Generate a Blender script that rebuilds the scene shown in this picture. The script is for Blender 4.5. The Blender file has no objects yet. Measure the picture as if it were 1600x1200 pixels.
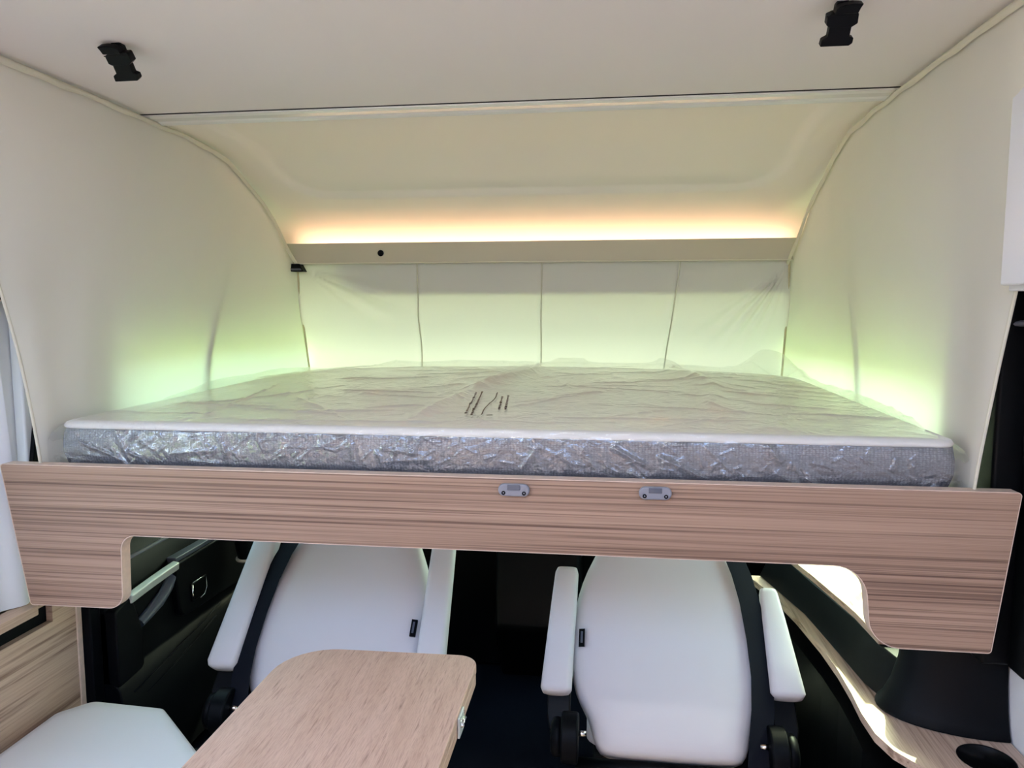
import bpy, bmesh, math, random
import numpy as np
from mathutils import Vector, Matrix, noise
S = bpy.context.scene
COL = S.collection
R = math.radians
PI = math.pi

# ------------------------------------------------------------------ camera, sky, sun, exposure
FPX = 1150.0
cam = bpy.data.cameras.new('camera'); camo = bpy.data.objects.new('camera', cam); COL.objects.link(camo)
cam.sensor_width = 36.0; cam.lens = FPX / 1600.0 * 36.0; cam.clip_start = 0.01
camo.location = (0.29, 0.0, 1.5)
camo.rotation_euler = (R(90 - 5.7), 0, R(7.4))
S.camera = camo

W = bpy.data.worlds.new('sky'); S.world = W; W.use_nodes = True
wt = W.node_tree; wt.nodes.clear()
sky = wt.nodes.new('ShaderNodeTexSky'); sky.sky_type = 'NISHITA'; sky.sun_disc = False
sky.sun_elevation = R(46); sky.sun_rotation = R(30); sky.air_density = 1.0; sky.dust_density = 2.5
bg = wt.nodes.new('ShaderNodeBackground'); bg.inputs['Strength'].default_value = 0.95
wo = wt.nodes.new('ShaderNodeOutputWorld')
wt.links.new(sky.outputs[0], bg.inputs[0]); wt.links.new(bg.outputs[0], wo.inputs[0])

SUN_DIR = Vector((0.5 * math.cos(R(46)), 0.866 * math.cos(R(46)), math.sin(R(46))))   # towards the sun
sl = bpy.data.lights.new('sun', 'SUN'); sl.energy = 5.0; sl.angle = R(0.6); sl.color = (1.0, 0.95, 0.86)
so = bpy.data.objects.new('sun', sl); COL.objects.link(so)
so.rotation_euler = SUN_DIR.to_track_quat('Z', 'Y').to_euler()

def portal(name, loc, rot, sx, sy):
    l = bpy.data.lights.new(name, 'AREA'); l.shape = 'RECTANGLE'; l.size = sx; l.size_y = sy
    l.cycles.is_portal = True
    o = bpy.data.objects.new(name, l); COL.objects.link(o); o.location = loc; o.rotation_euler = rot
    return o
SKYL = (-0.95, 0.95, -0.68, 0.28)          # roof light opening x0 x1 y0 y1, behind the camera, added for interior brightness
portal('roof_light_portal', ((SKYL[0]+SKYL[1])/2, (SKYL[2]+SKYL[3])/2, 2.09), (0, 0, 0), SKYL[1]-SKYL[0], SKYL[3]-SKYL[2])

S.view_settings.view_transform = 'Standard'; S.view_settings.look = 'None'
S.view_settings.gamma = 1.0; S.view_settings.use_curve_mapping = False
S.view_settings.exposure = 1.68
S.cycles.max_bounces = 9; S.cycles.diffuse_bounces = 6; S.cycles.glossy_bounces = 4
S.cycles.transmission_bounces = 8; S.cycles.transparent_max_bounces = 10
S.cycles.caustics_reflective = False; S.cycles.caustics_refractive = False
S.cycles.sample_clamp_indirect = 6.0; S.cycles.use_adaptive_sampling = True; S.cycles.adaptive_threshold = 0.03

# ------------------------------------------------------------------ materials
def new_mat(name):
    m = bpy.data.materials.new(name); m.use_nodes = True
    nt = m.node_tree; b = nt.nodes['Principled BSDF']
    return m, nt, b
def N(nt, typ, **kw):
    n = nt.nodes.new(typ)
    for k, v in kw.items(): setattr(n, k, v)
    return n
def ramp(nt, stops, src):
    r = N(nt, 'ShaderNodeValToRGB'); e = r.color_ramp.elements
    while len(e) > 1: e.remove(e[-1])
    e[0].position = stops[0][0]; e[0].color = (*stops[0][1], 1)
    for p, c in stops[1:]:
        x = e.new(p); x.color = (*c, 1)
    nt.links.new(src, r.inputs[0]); return r.outputs[0]
def coords(nt, scale=(1, 1, 1), rot=(0, 0, 0)):
    t = N(nt, 'ShaderNodeTexCoord'); mp = N(nt, 'ShaderNodeMapping')
    mp.inputs['Scale'].default_value = scale; mp.inputs['Rotation'].default_value = rot
    nt.links.new(t.outputs['Object'], mp.inputs[0]); return mp.outputs[0]
def noise_tex(nt, vec, scale, detail=3, rough=0.5, dist=0.0):
    n = N(nt, 'ShaderNodeTexNoise'); n.inputs['Scale'].default_value = scale
    n.inputs['Detail'].default_value = detail; n.inputs['Roughness'].default_value = rough
    n.inputs['Distortion'].default_value = dist
    nt.links.new(vec, n.inputs['Vector']); return n.outputs[0]
def bump(nt, b, h, strength, dist):
    n = N(nt, 'ShaderNodeBump'); n.inputs['Strength'].default_value = strength; n.inputs['Distance'].default_value = dist
    nt.links.new(h, n.inputs['Height']); nt.links.new(n.outputs[0], b.inputs['Normal']); return n
def mixc(nt, fac, a, b, mode='MIX'):
    m = N(nt, 'ShaderNodeMix', data_type='RGBA', blend_type=mode)
    for sock, v in ((m.inputs[0], fac), (m.inputs[6], a), (m.inputs[7], b)):
        if isinstance(v, (int, float)): sock.default_value = v
        elif isinstance(v, tuple): sock.default_value = (*v, 1)
        else: nt.links.new(v, sock)
    return m.outputs[2]

def plain(name, col, rough=0.5, metal=0.0, spec=0.5, nscale=0.0, nbump=0.0, var=0.0):
    m, nt, b = new_mat(name)
    b.inputs['Base Color'].default_value = (*col, 1); b.inputs['Roughness'].default_value = rough
    b.inputs['Metallic'].default_value = metal; b.inputs['Specular IOR Level'].default_value = spec
    if nscale:
        v = coords(nt); h = noise_tex(nt, v, nscale, 4)
        if nbump: bump(nt, b, h, nbump, 0.002)
        if var:
            nt.links.new(ramp(nt, [(0.3, tuple(c * (1 - var) for c in col)), (0.7, tuple(min(1, c * (1 + var)) for c in col))], h), b.inputs['Base Color'])
    return m

def wood(name, scale, light, mid, dark, line=0.43, rough=0.45):
    m, nt, b = new_mat(name)
    v = coords(nt, scale)
    g1 = noise_tex(nt, v, 1.0, 5, 0.62, 0.25)
    v2 = coords(nt, tuple(s * 3.3 for s in scale)); g2 = noise_tex(nt, v2, 1.0, 3, 0.6)
    v3 = coords(nt, tuple(s * 0.22 for s in scale)); g3 = noise_tex(nt, v3, 1.0, 2, 0.5, 0.6)
    base = ramp(nt, [(0.30, mid), (0.62, light)], g3)
    streak = ramp(nt, [(line - 0.08, (1, 1, 1)), (line, (0.5, 0.5, 0.5)), (line + 0.07, (0.08, 0.08, 0.08)), (line + 0.12, (0, 0, 0))], g1)
    c = mixc(nt, streak, base, dark)
    fine = ramp(nt, [(0.34, (0.76, 0.74, 0.72)), (0.55, (1, 1, 1))], g2)
    c = mixc(nt, 0.75, c, fine, 'MULTIPLY')
    nt.links.new(c, b.inputs['Base Color']); b.inputs['Roughness'].default_value = rough
    b.inputs['Specular IOR Level'].default_value = 0.35
    bump(nt, b, g1, 0.25, 0.0012)
    return m

def fabric(name, col, trans, tcol, weave=900.0):
    m = bpy.data.materials.new(name); m.use_nodes = True; nt = m.node_tree; nt.nodes.clear()
    o = N(nt, 'ShaderNodeOutputMaterial'); d = N(nt, 'ShaderNodeBsdfDiffuse'); t = N(nt, 'ShaderNodeBsdfTranslucent'); mx = N(nt, 'ShaderNodeMixShader')
    v = coords(nt); h = noise_tex(nt, v, 14.0, 4); w = noise_tex(nt, v, weave, 2)
    bp = N(nt, 'ShaderNodeBump'); bp.inputs['Strength'].default_value = 0.12; bp.inputs['Distance'].default_value = 0.004
    nt.links.new(h, bp.inputs['Height'])
    d.inputs['Color'].default_value = (*col, 1); t.inputs['Color'].default_value = (*tcol, 1)
    nt.links.new(bp.outputs[0], d.inputs['Normal'])
    mx.inputs[0].default_value = trans
    nt.links.new(d.outputs[0], mx.inputs[1]); nt.links.new(t.outputs[0], mx.inputs[2]); nt.links.new(mx.outputs[0], o.inputs[0])
    return m

def glass(name, tint, gloss=0.06):
    m = bpy.data.materials.new(name); m.use_nodes = True; nt = m.node_tree; nt.nodes.clear()
    o = N(nt, 'ShaderNodeOutputMaterial'); t = N(nt, 'ShaderNodeBsdfTransparent'); g = N(nt, 'ShaderNodeBsdfGlossy'); mx = N(nt, 'ShaderNodeMixShader')
    t.inputs[0].default_value = (*tint, 1); g.inputs['Roughness'].default_value = 0.02; mx.inputs[0].default_value = gloss
    nt.links.new(t.outputs[0], mx.inputs[1]); nt.links.new(g.outputs[0], mx.inputs[2]); nt.links.new(mx.outputs[0], o.inputs[0])
    return m

def film(name):
    m = bpy.data.materials.new(name); m.use_nodes = True; nt = m.node_tree; nt.nodes.clear()
    o = N(nt, 'ShaderNodeOutputMaterial'); t = N(nt, 'ShaderNodeBsdfTransparent'); d = N(nt, 'ShaderNodeBsdfDiffuse'); g = N(nt, 'ShaderNodeBsdfGlossy')
    m1 = N(nt, 'ShaderNodeMixShader'); m2 = N(nt, 'ShaderNodeMixShader')
    v = coords(nt, (1, 1, 1)); h0 = noise_tex(nt, v, 30.0, 5, 0.6, 1.2)
    vv = coords(nt, (1.0, 0.7, 1.3), (0.0, R(35), R(20))); vo = N(nt, 'ShaderNodeTexVoronoi', feature='DISTANCE_TO_EDGE'); vo.inputs['Scale'].default_value = 34.0
    wv = N(nt, 'ShaderNodeVectorMath', operation='MULTIPLY_ADD'); nn = N(nt, 'ShaderNodeTexNoise'); nn.inputs['Scale'].default_value = 9.0
    nt.links.new(vv, nn.inputs['Vector']); nt.links.new(nn.outputs['Color'], wv.inputs[0]); wv.inputs[1].default_value = (0.12, 0.12, 0.12); nt.links.new(vv, wv.inputs[2])
    nt.links.new(wv.outputs[0], vo.inputs['Vector'])
    hm = N(nt, 'ShaderNodeMath', operation='MULTIPLY_ADD'); hm.inputs[1].default_value = 1.1; nt.links.new(vo.outputs['Distance'], hm.inputs[0]); nt.links.new(h0, hm.inputs[2]); h = hm.outputs[0]
    bp = N(nt, 'ShaderNodeBump'); bp.inputs['Strength'].default_value = 0.42; bp.inputs['Distance'].default_value = 0.006
    nt.links.new(h, bp.inputs['Height'])
    t.inputs[0].default_value = (0.985, 0.985, 0.98, 1); d.inputs[0].default_value = (0.85, 0.85, 0.86, 1)
    g.inputs['Roughness'].default_value = 0.045; g.inputs['Color'].default_value = (1, 1, 1, 1)
    nt.links.new(bp.outputs[0], g.inputs['Normal']); nt.links.new(bp.outputs[0], d.inputs['Normal'])
    lw = N(nt, 'ShaderNodeLayerWeight'); lw.inputs[0].default_value = 0.5; nt.links.new(bp.outputs[0], lw.inputs['Normal'])
    pw = N(nt, 'ShaderNodeMath', operation='POWER'); pw.inputs[1].default_value = 5.0; nt.links.new(lw.outputs['Facing'], pw.inputs[0])
    fr = N(nt, 'ShaderNodeMath', operation='MULTIPLY_ADD'); fr.inputs[1].default_value = 0.75; fr.inputs[2].default_value = 0.12; nt.links.new(pw.outputs[0], fr.inputs[0])
    m1.inputs[0].default_value = 0.05
    nt.links.new(t.outputs[0], m1.inputs[1]); nt.links.new(d.outputs[0], m1.inputs[2])
    mf = N(nt, 'ShaderNodeMath', operation='MULTIPLY'); mf.inputs[1].default_value = 1.0; mf.use_clamp = True
    nt.links.new(fr.outputs[0], mf.inputs[0]); nt.links.new(mf.outputs[0], m2.inputs[0])
    nt.links.new(m1.outputs[0], m2.inputs[1]); nt.links.new(g.outputs[0], m2.inputs[2]); nt.links.new(m2.outputs[0], o.inputs[0])
    return m

def knit(name):
    m, nt, b = new_mat(name)
    t = N(nt, 'ShaderNodeTexCoord'); mp = N(nt, 'ShaderNodeMapping'); mp.inputs['Scale'].default_value = (1, 1, 1.6)
    nt.links.new(t.outputs['Object'], mp.inputs[0])
    vo = N(nt, 'ShaderNodeTexVoronoi'); vo.inputs['Scale'].default_value = 150; vo.inputs['Randomness'].default_value = 0.35
    nt.links.new(mp.outputs[0], vo.inputs['Vector'])
    v2 = coords(nt, (420, 420, 30)); n2 = noise_tex(nt, v2, 1.0, 2)
    c = ramp(nt, [(0.1, (0.25, 0.258, 0.29)), (0.6, (0.115, 0.122, 0.145))], vo.outputs['Distance'])
    c = mixc(nt, 0.5, c, ramp(nt, [(0.35, (0.6, 0.6, 0.62)), (0.65, (1, 1, 1))], n2), 'MULTIPLY')
    nt.links.new(c, b.inputs['Base Color']); b.inputs['Roughness'].default_value = 0.9
    bump(nt, b, vo.outputs['Distance'], 0.4, -0.002)
    return m

M = {}
M['ceiling'] = plain('ceiling_panel', (0.76, 0.72, 0.69), 0.75, spec=0.2, nscale=300, nbump=0.04)
M['wall'] = plain('wall_panel', (0.76, 0.75, 0.75), 0.7, spec=0.2, nscale=200, nbump=0.04)
M['shell'] = plain('overcab_lining', (0.84, 0.79, 0.70), 0.75, spec=0.2, nscale=350, nbump=0.05)
M['strip'] = plain('glossy_trim', (0.72, 0.72, 0.68), 0.18, spec=0.6, nscale=40, nbump=0.01)
M['shelf'] = plain('shelf_laminate', (0.52, 0.48, 0.38), 0.55, spec=0.3, nscale=120, nbump=0.03)
M['fabric'] = fabric('stretch_fabric', (0.86, 0.825, 0.755), 0.27, (0.86, 0.84, 0.74))
M['piping'] = fabric('fabric_piping', (0.76, 0.72, 0.60), 0.22, (0.7, 0.7, 0.55))
M['tan'] = plain('tan_piping', (0.55, 0.47, 0.31), 0.8, nscale=300, nbump=0.1)
M['curtain'] = fabric('white_curtain_cloth', (0.84, 0.84, 0.87), 0.22, (0.8, 0.8, 0.82))
M['wood'] = wood('ash_board', (0.55, 14.0, 150.0), (0.42, 0.278, 0.198), (0.335, 0.215, 0.15), (0.125, 0.070, 0.047), 0.435)
M['woodtop'] = wood('oak_table', (170.0, 11.0, 60.0), (0.60, 0.40, 0.31), (0.53, 0.345, 0.26), (0.31, 0.185, 0.135), 0.36, 0.5)
M['woodside'] = wood('ash_side', (14.0, 1.6, 75.0), (0.62, 0.45, 0.33), (0.50, 0.35, 0.25), (0.24, 0.145, 0.10), 0.42)
M['woodledge'] = wood('ash_ledge', (90.0, 2.0, 60.0), (0.60, 0.45, 0.35), (0.50, 0.36, 0.27), (0.25, 0.15, 0.10), 0.40)
M['edge'] = plain('edge_banding', (0.66, 0.50, 0.40), 0.45, nscale=60, var=0.08)
M['leather'] = plain('white_leatherette', (0.72, 0.71, 0.72), 0.5, spec=0.3, nscale=260, nbump=0.06)
M['mtop'] = plain('mattress_white', (0.86, 0.84, 0.81), 0.9, spec=0.1, nscale=90, nbump=0.25)
M['knit'] = knit('mattress_band')
M['film'] = film('plastic_film')
M['black'] = plain('black_plastic', (0.0020, 0.0021, 0.0025), 0.42, spec=0.14, nscale=400, nbump=0.05)
M['soft'] = plain('black_soft_trim', (0.0020, 0.0025, 0.0036), 0.5, spec=0.12, nscale=500, nbump=0.08)
M['belt'] = plain('belt_webbing', (0.005, 0.006, 0.011), 0.7, spec=0.15, nscale=700, nbump=0.2)
M['carpet'] = plain('dark_carpet', (0.004, 0.006, 0.014), 0.95, spec=0.1, nscale=500, nbump=0.6, var=0.5)
M['slotgrey'] = plain('grey_slot', (0.10, 0.11, 0.14), 0.3, nscale=100, nbump=0.02)
M['grey'] = plain('grey_plastic', (0.23, 0.235, 0.27), 0.32, spec=0.5, nscale=200, nbump=0.02)
M['alu'] = plain('satin_metal', (0.62, 0.66, 0.62), 0.35, 0.35, 0.5, 120, 0.02)
M['chrome'] = plain('chrome', (0.8, 0.8, 0.8), 0.15, 1.0, 0.5, 100, 0.01)
M['white'] = plain('white_laminate', (0.72, 0.72, 0.78), 0.35, spec=0.4, nscale=80, nbump=0.01)
M['grass'] = plain('grass_ground', (0.24, 0.30, 0.12), 0.9, spec=0.1, nscale=3, nbump=0.3, var=0.3)
M['ink'] = plain('printed_ink', (0.09, 0.045, 0.025), 0.7, nscale=400, var=0.4)
M['glass'] = glass('green_glass', (0.84, 0.95, 0.80))
M['screen'] = glass('windscreen_glass', (0.66, 0.72, 0.60))
M['clear'] = glass('clear_glass', (0.96, 0.945, 0.945))
def led_mat():
    m, nt, b = new_mat('warm_led')
    b.inputs['Base Color'].default_value = (0.9, 0.8, 0.6, 1)
    b.inputs['Emission Color'].default_value = (1.0, 0.66, 0.44, 1); b.inputs['Emission Strength'].default_value = 6.0
    return m
M['led'] = led_mat()

# ------------------------------------------------------------------ builders
def link(name, me, mat, parent=None, smooth=False):
    o = bpy.data.objects.new(name, me); COL.objects.link(o)
    if mat is not None: me.materials.append(M[mat] if isinstance(mat, str) else mat)
    if parent is not None:
        o.parent = parent; o.matrix_parent_inverse = Matrix.Translation(-parent_loc(parent))
    if smooth:
        for p in me.polygons: p.use_smooth = True
    return o
def parent_loc(p):
    v = Vector(p.location)
    if p.parent: v = Vector((0, 0, 0)) if p.type == 'MESH' else v
    return v if p.type == 'EMPTY' else Vector((0, 0, 0))
def obj(name, bm, mat, parent=None, smooth=False, bevel=0.0, seg=2, sub=0):
    me = bpy.data.meshes.new(name); bmesh.ops.recalc_face_normals(bm, faces=bm.faces); bm.to_mesh(me); bm.free()
    o = link(name, me, mat, parent, smooth)
    if bevel:
        b = o.modifiers.new('bevel', 'BEVEL'); b.width = bevel; b.segments = seg; b.limit_method = 'ANGLE'; b.angle_limit = R(35)
        for p in me.polygons: p.use_smooth = True
        b.harden_normals = True
    if sub:
        s = o.modifiers.new('sub', 'SUBSURF'); s.levels = sub; s.render_levels = sub
    return o
def tag(o, label, cat, group=None):
    o['label'] = label; o['category'] = cat
    if group: o['group'] = group
    return o
def struct(o, label=None, cat=None):
    o['kind'] = 'structure'
    if label: o['label'] = label
    if cat: o['category'] = cat
    return o
def thing(name, loc, label, cat, group=None):
    o = bpy.data.objects.new(name, None); COL.objects.link(o); o.location = loc
    o.empty_display_size = 0.05
    return tag(o, label, cat, group)

def box(x0, x1, y0, y1, z0, z1, bm=None):
    bm = bm or bmesh.new()
    v = [bm.verts.new((x, y, z)) for x in (x0, x1) for y in (y0, y1) for z in (z0, z1)]
    for f in ((0, 1, 3, 2), (4, 6, 7, 5), (0, 4, 5, 1), (2, 3, 7, 6), (0, 2, 6, 4), (1, 5, 7, 3)): bm.faces.new([v[i] for i in f])
    return bm
def prism(outline, axis, a, b, bm=None):
    """closed 2D outline extruded along an axis from a to b; outline in the two other axes in order"""
    bm = bm or bmesh.new()
    def P(p, t):
        return {'x': (t, p[0], p[1]), 'y': (p[0], t, p[1]), 'z': (p[0], p[1], t)}[axis]
    A = [bm.verts.new(P(p, a)) for p in outline]; B = [bm.verts.new(P(p, b)) for p in outline]
    n = len(outline)
    for i in range(n): bm.faces.new((A[i], A[(i + 1) % n], B[(i + 1) % n], B[i]))
    bm.faces.new(A); bm.faces.new(B[::-1])
    return bm
def rounded(pts, seg=6):
    """pts: (a, b, radius) -> polygon with rounded corners"""
    out = []; n = len(pts)
    for i in range(n):
        p = Vector(pts[i][:2]); r = pts[i][2]
        a = Vector(pts[i - 1][:2]) - p; b = Vector(pts[(i + 1) % n][:2]) - p
        if r <= 0: out.append(tuple(p)); continue
        a.normalize(); b.normalize(); ang = a.angle(b); d = r / math.tan(ang / 2)
        s, e = p + a * d, p + b * d
        c = p + (a + b).normalized() * (r / math.sin(ang / 2))
        a0 = math.atan2(s.y - c.y, s.x - c.x); a1 = math.atan2(e.y - c.y, e.x - c.x)
        da = (a1 - a0 + PI) % (2 * PI) - PI
        for k in range(seg + 1):
            t = a0 + da * k / seg; out.append((c.x + r * math.cos(t), c.y + r * math.sin(t)))
    return out
def tube(path, r, bm=None, n=8, cap=True, flat=None):
    bm = bm or bmesh.new(); path = [Vector(p) for p in path]; rings = []
    prev = None
    for i, p in enumerate(path):
        d = (path[min(i + 1, len(path) - 1)] - path[max(i - 1, 0)]).normalized()
        ref = prev if prev is not None else (Vector((0, 0, 1)) if abs(d.z) < 0.9 else Vector((1, 0, 0)))
        x = d.cross(ref).normalized(); y = x.cross(d).normalized(); prev = y
        rr = r[i] if isinstance(r, (list, tuple)) else r
        rings.append([bm.verts.new(p + x * rr * math.cos(2 * PI * k / n) + y * rr * math.sin(2 * PI * k / n)) for k in range(n)])
    for a, b in zip(rings, rings[1:]):
        for k in range(n): bm.faces.new((a[k], a[(k + 1) % n], b[(k + 1) % n], b[k]))
    if cap: bm.faces.new(rings[0][::-1]); bm.faces.new(rings[-1])
    return bm
def loft(rings, bm=None, caps=True):
    bm = bm or bmesh.new()
    vr = [[bm.verts.new(p) for p in r] for r in rings]; n = len(rings[0])
    for a, b in zip(vr, vr[1:]):
        for k in range(n): bm.faces.new((a[k], a[(k + 1) % n], b[(k + 1) % n], b[k]))
    if caps: bm.faces.new(vr[0][::-1]); bm.faces.new(vr[-1])
    return bm
def grid(fn, nu, nv, bm=None):
    bm = bm or bmesh.new()
    V = [[bm.verts.new(fn(i / nu, j / nv)) for j in range(nv + 1)] for i in range(nu + 1)]
    for i in range(nu):
        for j in range(nv): bm.faces.new((V[i][j], V[i + 1][j], V[i + 1][j + 1], V[i][j + 1]))
    return bm
def cyl(c, axis, r, h0, h1, n=28, bm=None, prof=None):
    """lathe around an axis through c; prof list of (radius, height)"""
    prof = prof or [(r, h0), (r, h1)]; rings = []
    for rr, h in prof:
        ring = []
        for k in range(n):
            a = 2 * PI * k / n; u, v = rr * math.cos(a), rr * math.sin(a)
            q = {'x': (h, u, v), 'y': (u, h, v), 'z': (u, v, h)}[axis]
            ring.append((c[0] + q[0], c[1] + q[1], c[2] + q[2]))
        rings.append(ring)
    return loft(rings, bm)
def sm(t):
    t = max(0.0, min(1.0, t)); return t * t * (3 - 2 * t)
def interp(tab, x):
    return float(np.interp(x, [t[0] for t in tab], [t[1] for t in tab]))
def panel_with_holes(axis, at, thick, u0, u1, v0, v1, holes):
    """slab normal to axis built of cells around rectangular holes"""
    us = sorted({u0, u1, *[h[0] for h in holes], *[h[1] for h in holes]}); vs = sorted({v0, v1, *[h[2] for h in holes], *[h[3] for h in holes]})
    bm = bmesh.new()
    for a, b in zip(us, us[1:]):
        for c, d in zip(vs, vs[1:]):
            mu, mv = (a + b) / 2, (c + d) / 2
            if any(h[0] < mu < h[1] and h[2] < mv < h[3] for h in holes): continue
            if axis == 'x': box(at, at + thick, a, b, c, d, bm)
            elif axis == 'z': box(a, b, c, d, at, at + thick, bm)
            else: box(a, b, at, at + thick, c, d, bm)
    return bm

# ------------------------------------------------------------------ setting: vehicle shell
XW, ZC = 1.14, 2.035
LW = [(1.86, 3.25, 1.00, 1.38), (0.55, 1.46, 0.92, 1.5)]
RW = [(1.69, 3.25, 0.95, 1.36)]
struct(obj('floor', box(-XW, XW, 1.72, 3.3, -0.04, 0.0), 'carpet'), 'dark navy carpet floor between the cab seats', 'floor')
struct(obj('floor_living', box(-XW, XW, -2.6, 1.72, -0.04, 0.002), 'woodledge'), 'unseen light wood floor below the table, made pale for bounce light', 'floor')  # out of view, made pale to bounce light up to the ceiling
struct(obj('wall_left', panel_with_holes('x', -XW - 0.04, 0.04, -2.6, 3.6, -0.04, ZC + 0.03, LW), 'wall'), 'grey left side wall of the motorhome', 'wall')
struct(obj('wall_right', panel_with_holes('x', XW, 0.04, -2.6, 3.6, -0.04, ZC + 0.03, RW), 'wall'), 'pale grey right side wall beside the cup holder ledge', 'wall')
struct(obj('wall_back', box(-XW, XW, -2.64, -2.6, -0.04, ZC + 0.03), 'wall'), 'pale rear wall behind the viewer', 'wall')
struct(obj('ceiling', panel_with_holes('z', ZC, 0.03, -XW, XW, -2.6, 1.932, [SKYL]), 'ceiling', bevel=0.0), 'off-white flat ceiling panel with two black buckles', 'ceiling')
struct(obj('window_1', box(-XW - 0.025, -XW - 0.020, LW[0][0], LW[0][1], LW[0][2], LW[0][3]), 'glass'), 'tinted cab side window on the left', 'window')
struct(obj('window_2', box(XW + 0.020, XW + 0.025, RW[0][0], RW[0][1], RW[0][2], RW[0][3]), 'glass'), 'tinted cab side window on the right', 'window')
struct(obj('window_3', box(-XW - 0.025, -XW - 0.020, LW[1][0], LW[1][1], LW[1][2], LW[1][3]), 'clear'), 'unseen living area window behind the white curtain, added for brightness', 'window')  # out of view, added to raise the interior brightness
struct(obj('window_4', box(SKYL[0], SKYL[1], SKYL[2], SKYL[3], ZC + 0.012, ZC + 0.018), 'clear'), 'unseen clear roof light added in the ceiling for brightness', 'window')
# windscreen, cab header and scuttle
ws = bmesh.new()
a = [(-XW, 3.48, 1.68), (XW, 3.48, 1.68), (XW, 4.25, 0.92), (-XW, 4.25, 0.92)]
vs = [ws.verts.new(p) for p in a]; ws.faces.new(vs)
o = obj('window_5', ws, 'screen'); sdf = o.modifiers.new('thick', 'SOLIDIFY'); sdf.thickness = 0.005
struct(o, 'green tinted windscreen of the cab', 'window')
struct(obj('trim_1', prism(rounded([(-0.70, 1.568, 0.09), (XW, 1.568, 0.0), (XW, 1.676, 0.0), (-0.86, 1.676, 0.03)], 6), 'y', 2.914, 2.960), 'soft'), 'dark padded cab roof header behind the fabric', 'trim')
hv = [c for c in bpy.data.objects if c.name == 'trim_1'][0]
for v in hv.data.vertices: v.co.y += -0.185 * (v.co.z - 1.568)
struct(obj('ceiling_cab', prism([(2.90, 1.678), (3.48, 1.672), (3.48, 1.70), (3.12, 1.76), (3.05, 1.76), (3.045, 1.684), (2.90, 1.684)], 'x', -XW, XW), 'soft'), 'black cab roof lining above the windscreen', 'ceiling')
cabside = bmesh.new()
for s in (-1, 1):
    prism([(3.55, 0.9), (4.25, 0.9), (3.55, 1.6)], 'x', s * XW, s * (XW + 0.02), cabside)
struct(obj('trim_2', cabside, 'soft'), 'black windscreen pillar trim', 'trim')
struct(obj('trim_5', box(-XW, -XW + 0.004, 1.76, 3.5, 0.0, 1.0), 'soft'), 'black lower cab lining on the left wall', 'trim')
struct(obj('trim_6', box(XW - 0.003, XW, 1.69, 3.5, 0.0, 0.95), 'soft'), 'black lower cab lining on the right wall', 'trim')
gr = struct(obj('ground', box(-40, 40, -40, 40, -0.75, -0.70), 'grass'), 'sunlit grass outside the vehicle', 'ground')

# over-cab lining, a curved shell with a shallow moulded recess
SH = [(2.03, 2.033), (2.25, 2.03), (2.40, 2.012), (2.52, 1.972), (2.63, 1.925), (2.74, 1.885), (2.85, 1.855), (2.95, 1.81), (3.02, 1.74), (3.035, 1.685)]
def shell_pt(u, v):
    x = -XW + 2 * XW * u; n = len(SH) - 1
    t = v * n; i = min(int(t), n - 1); fpart = t - i
    def cr(k):
        p = [SH[max(0, min(n, j))][k] for j in (i - 1, i, i + 1, i + 2)]
        return 0.5 * (2 * p[1] + (p[2] - p[0]) * fpart + (2 * p[0] - 5 * p[1] + 4 * p[2] - p[3]) * fpart ** 2 + (3 * p[1] - p[0] - 3 * p[2] + p[3]) * fpart ** 3)
    y, z = cr(0), cr(1)
    # rounded recess, its rim about 0.012 deep
    hx, y1, rr = 0.86 + 0.02 * (y - 2.3), 2.655, 0.16
    qx, qy = abs(x) - (hx - rr), y - (y1 - rr)
    d = math.hypot(max(qx, 0), max(qy, 0)) + min(max(qx, qy), 0) - rr
    rec = 0.015 * sm(-d / 0.035 + 0.5)
    return (x, y + 0.35 * rec, z + 0.9 * rec)
struct(obj('ceiling_front', grid(shell_pt, 180, 150), 'shell', smooth=True), 'curved beige over-cab ceiling lining lit warm from below', 'ceiling')
# seam strip between the two ceiling panels
stp = [(1.938, 2.036), (1.940, 2.030), (1.955, 2.0275), (1.985, 2.0275), (1.992, 2.024), (2.004, 2.021), (2.016, 2.024), (2.022, 2.030), (2.045, 2.034), (2.045, 2.045), (1.938, 2.045)]
struct(obj('trim_3', prism(stp, 'x', -XW, XW), 'strip'), 'glossy pale seam strip across the ceiling', 'trim')
struct(obj('trim_4', box(-XW, XW, 1.9322, 1.9378, 2.0335, 2.07), 'black'), 'black filler standing in for shade in the ceiling seam gap', 'trim')  # black filler paints the shade inside the seam gap

# ------------------------------------------------------------------ drop-down bed
bed = thing('drop_down_bed', (0, 1.5, 0.82), 'lowered drop-down bed with a long stepped wood-grain front board', 'bed')
bo = rounded([(-1.092, 1.148, 0.006), (1.083, 1.150, 0.006), (1.046, 0.828, 0.006), (0.822, 0.828, 0.062), (0.806, 0.993, 0.068), (-0.802, 0.993, 0.036), (-0.806, 0.820, 0.034), (-1.037, 0.818, 0.006)], 8)
obj('front_board', prism(bo, 'y', 1.50, 1.532), 'wood', bed, bevel=0.0015)
def ring_band(outline, off, y0, y1):
    bm = bmesh.new(); n = len(outline); O = []
    for i in range(n):
        p = Vector(outline[i]); t = (Vector(outline[(i + 1) % n]) - Vector(outline[i - 1])).normalized()
        O.append((p, Vector((-t.y, t.x))))
    rows = [[bm.verts.new((p.x + nn.x * k, y, p.y + nn.y * k)) for p, nn in O] for k, y in ((0, y0), (off, y0), (off, y1), (0, y1))]
    for a, b in zip(rows, rows[1:]):
        for i in range(n): bm.faces.new((a[i], a[(i + 1) % n], b[(i + 1) % n], b[i]))
    return bm
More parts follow.
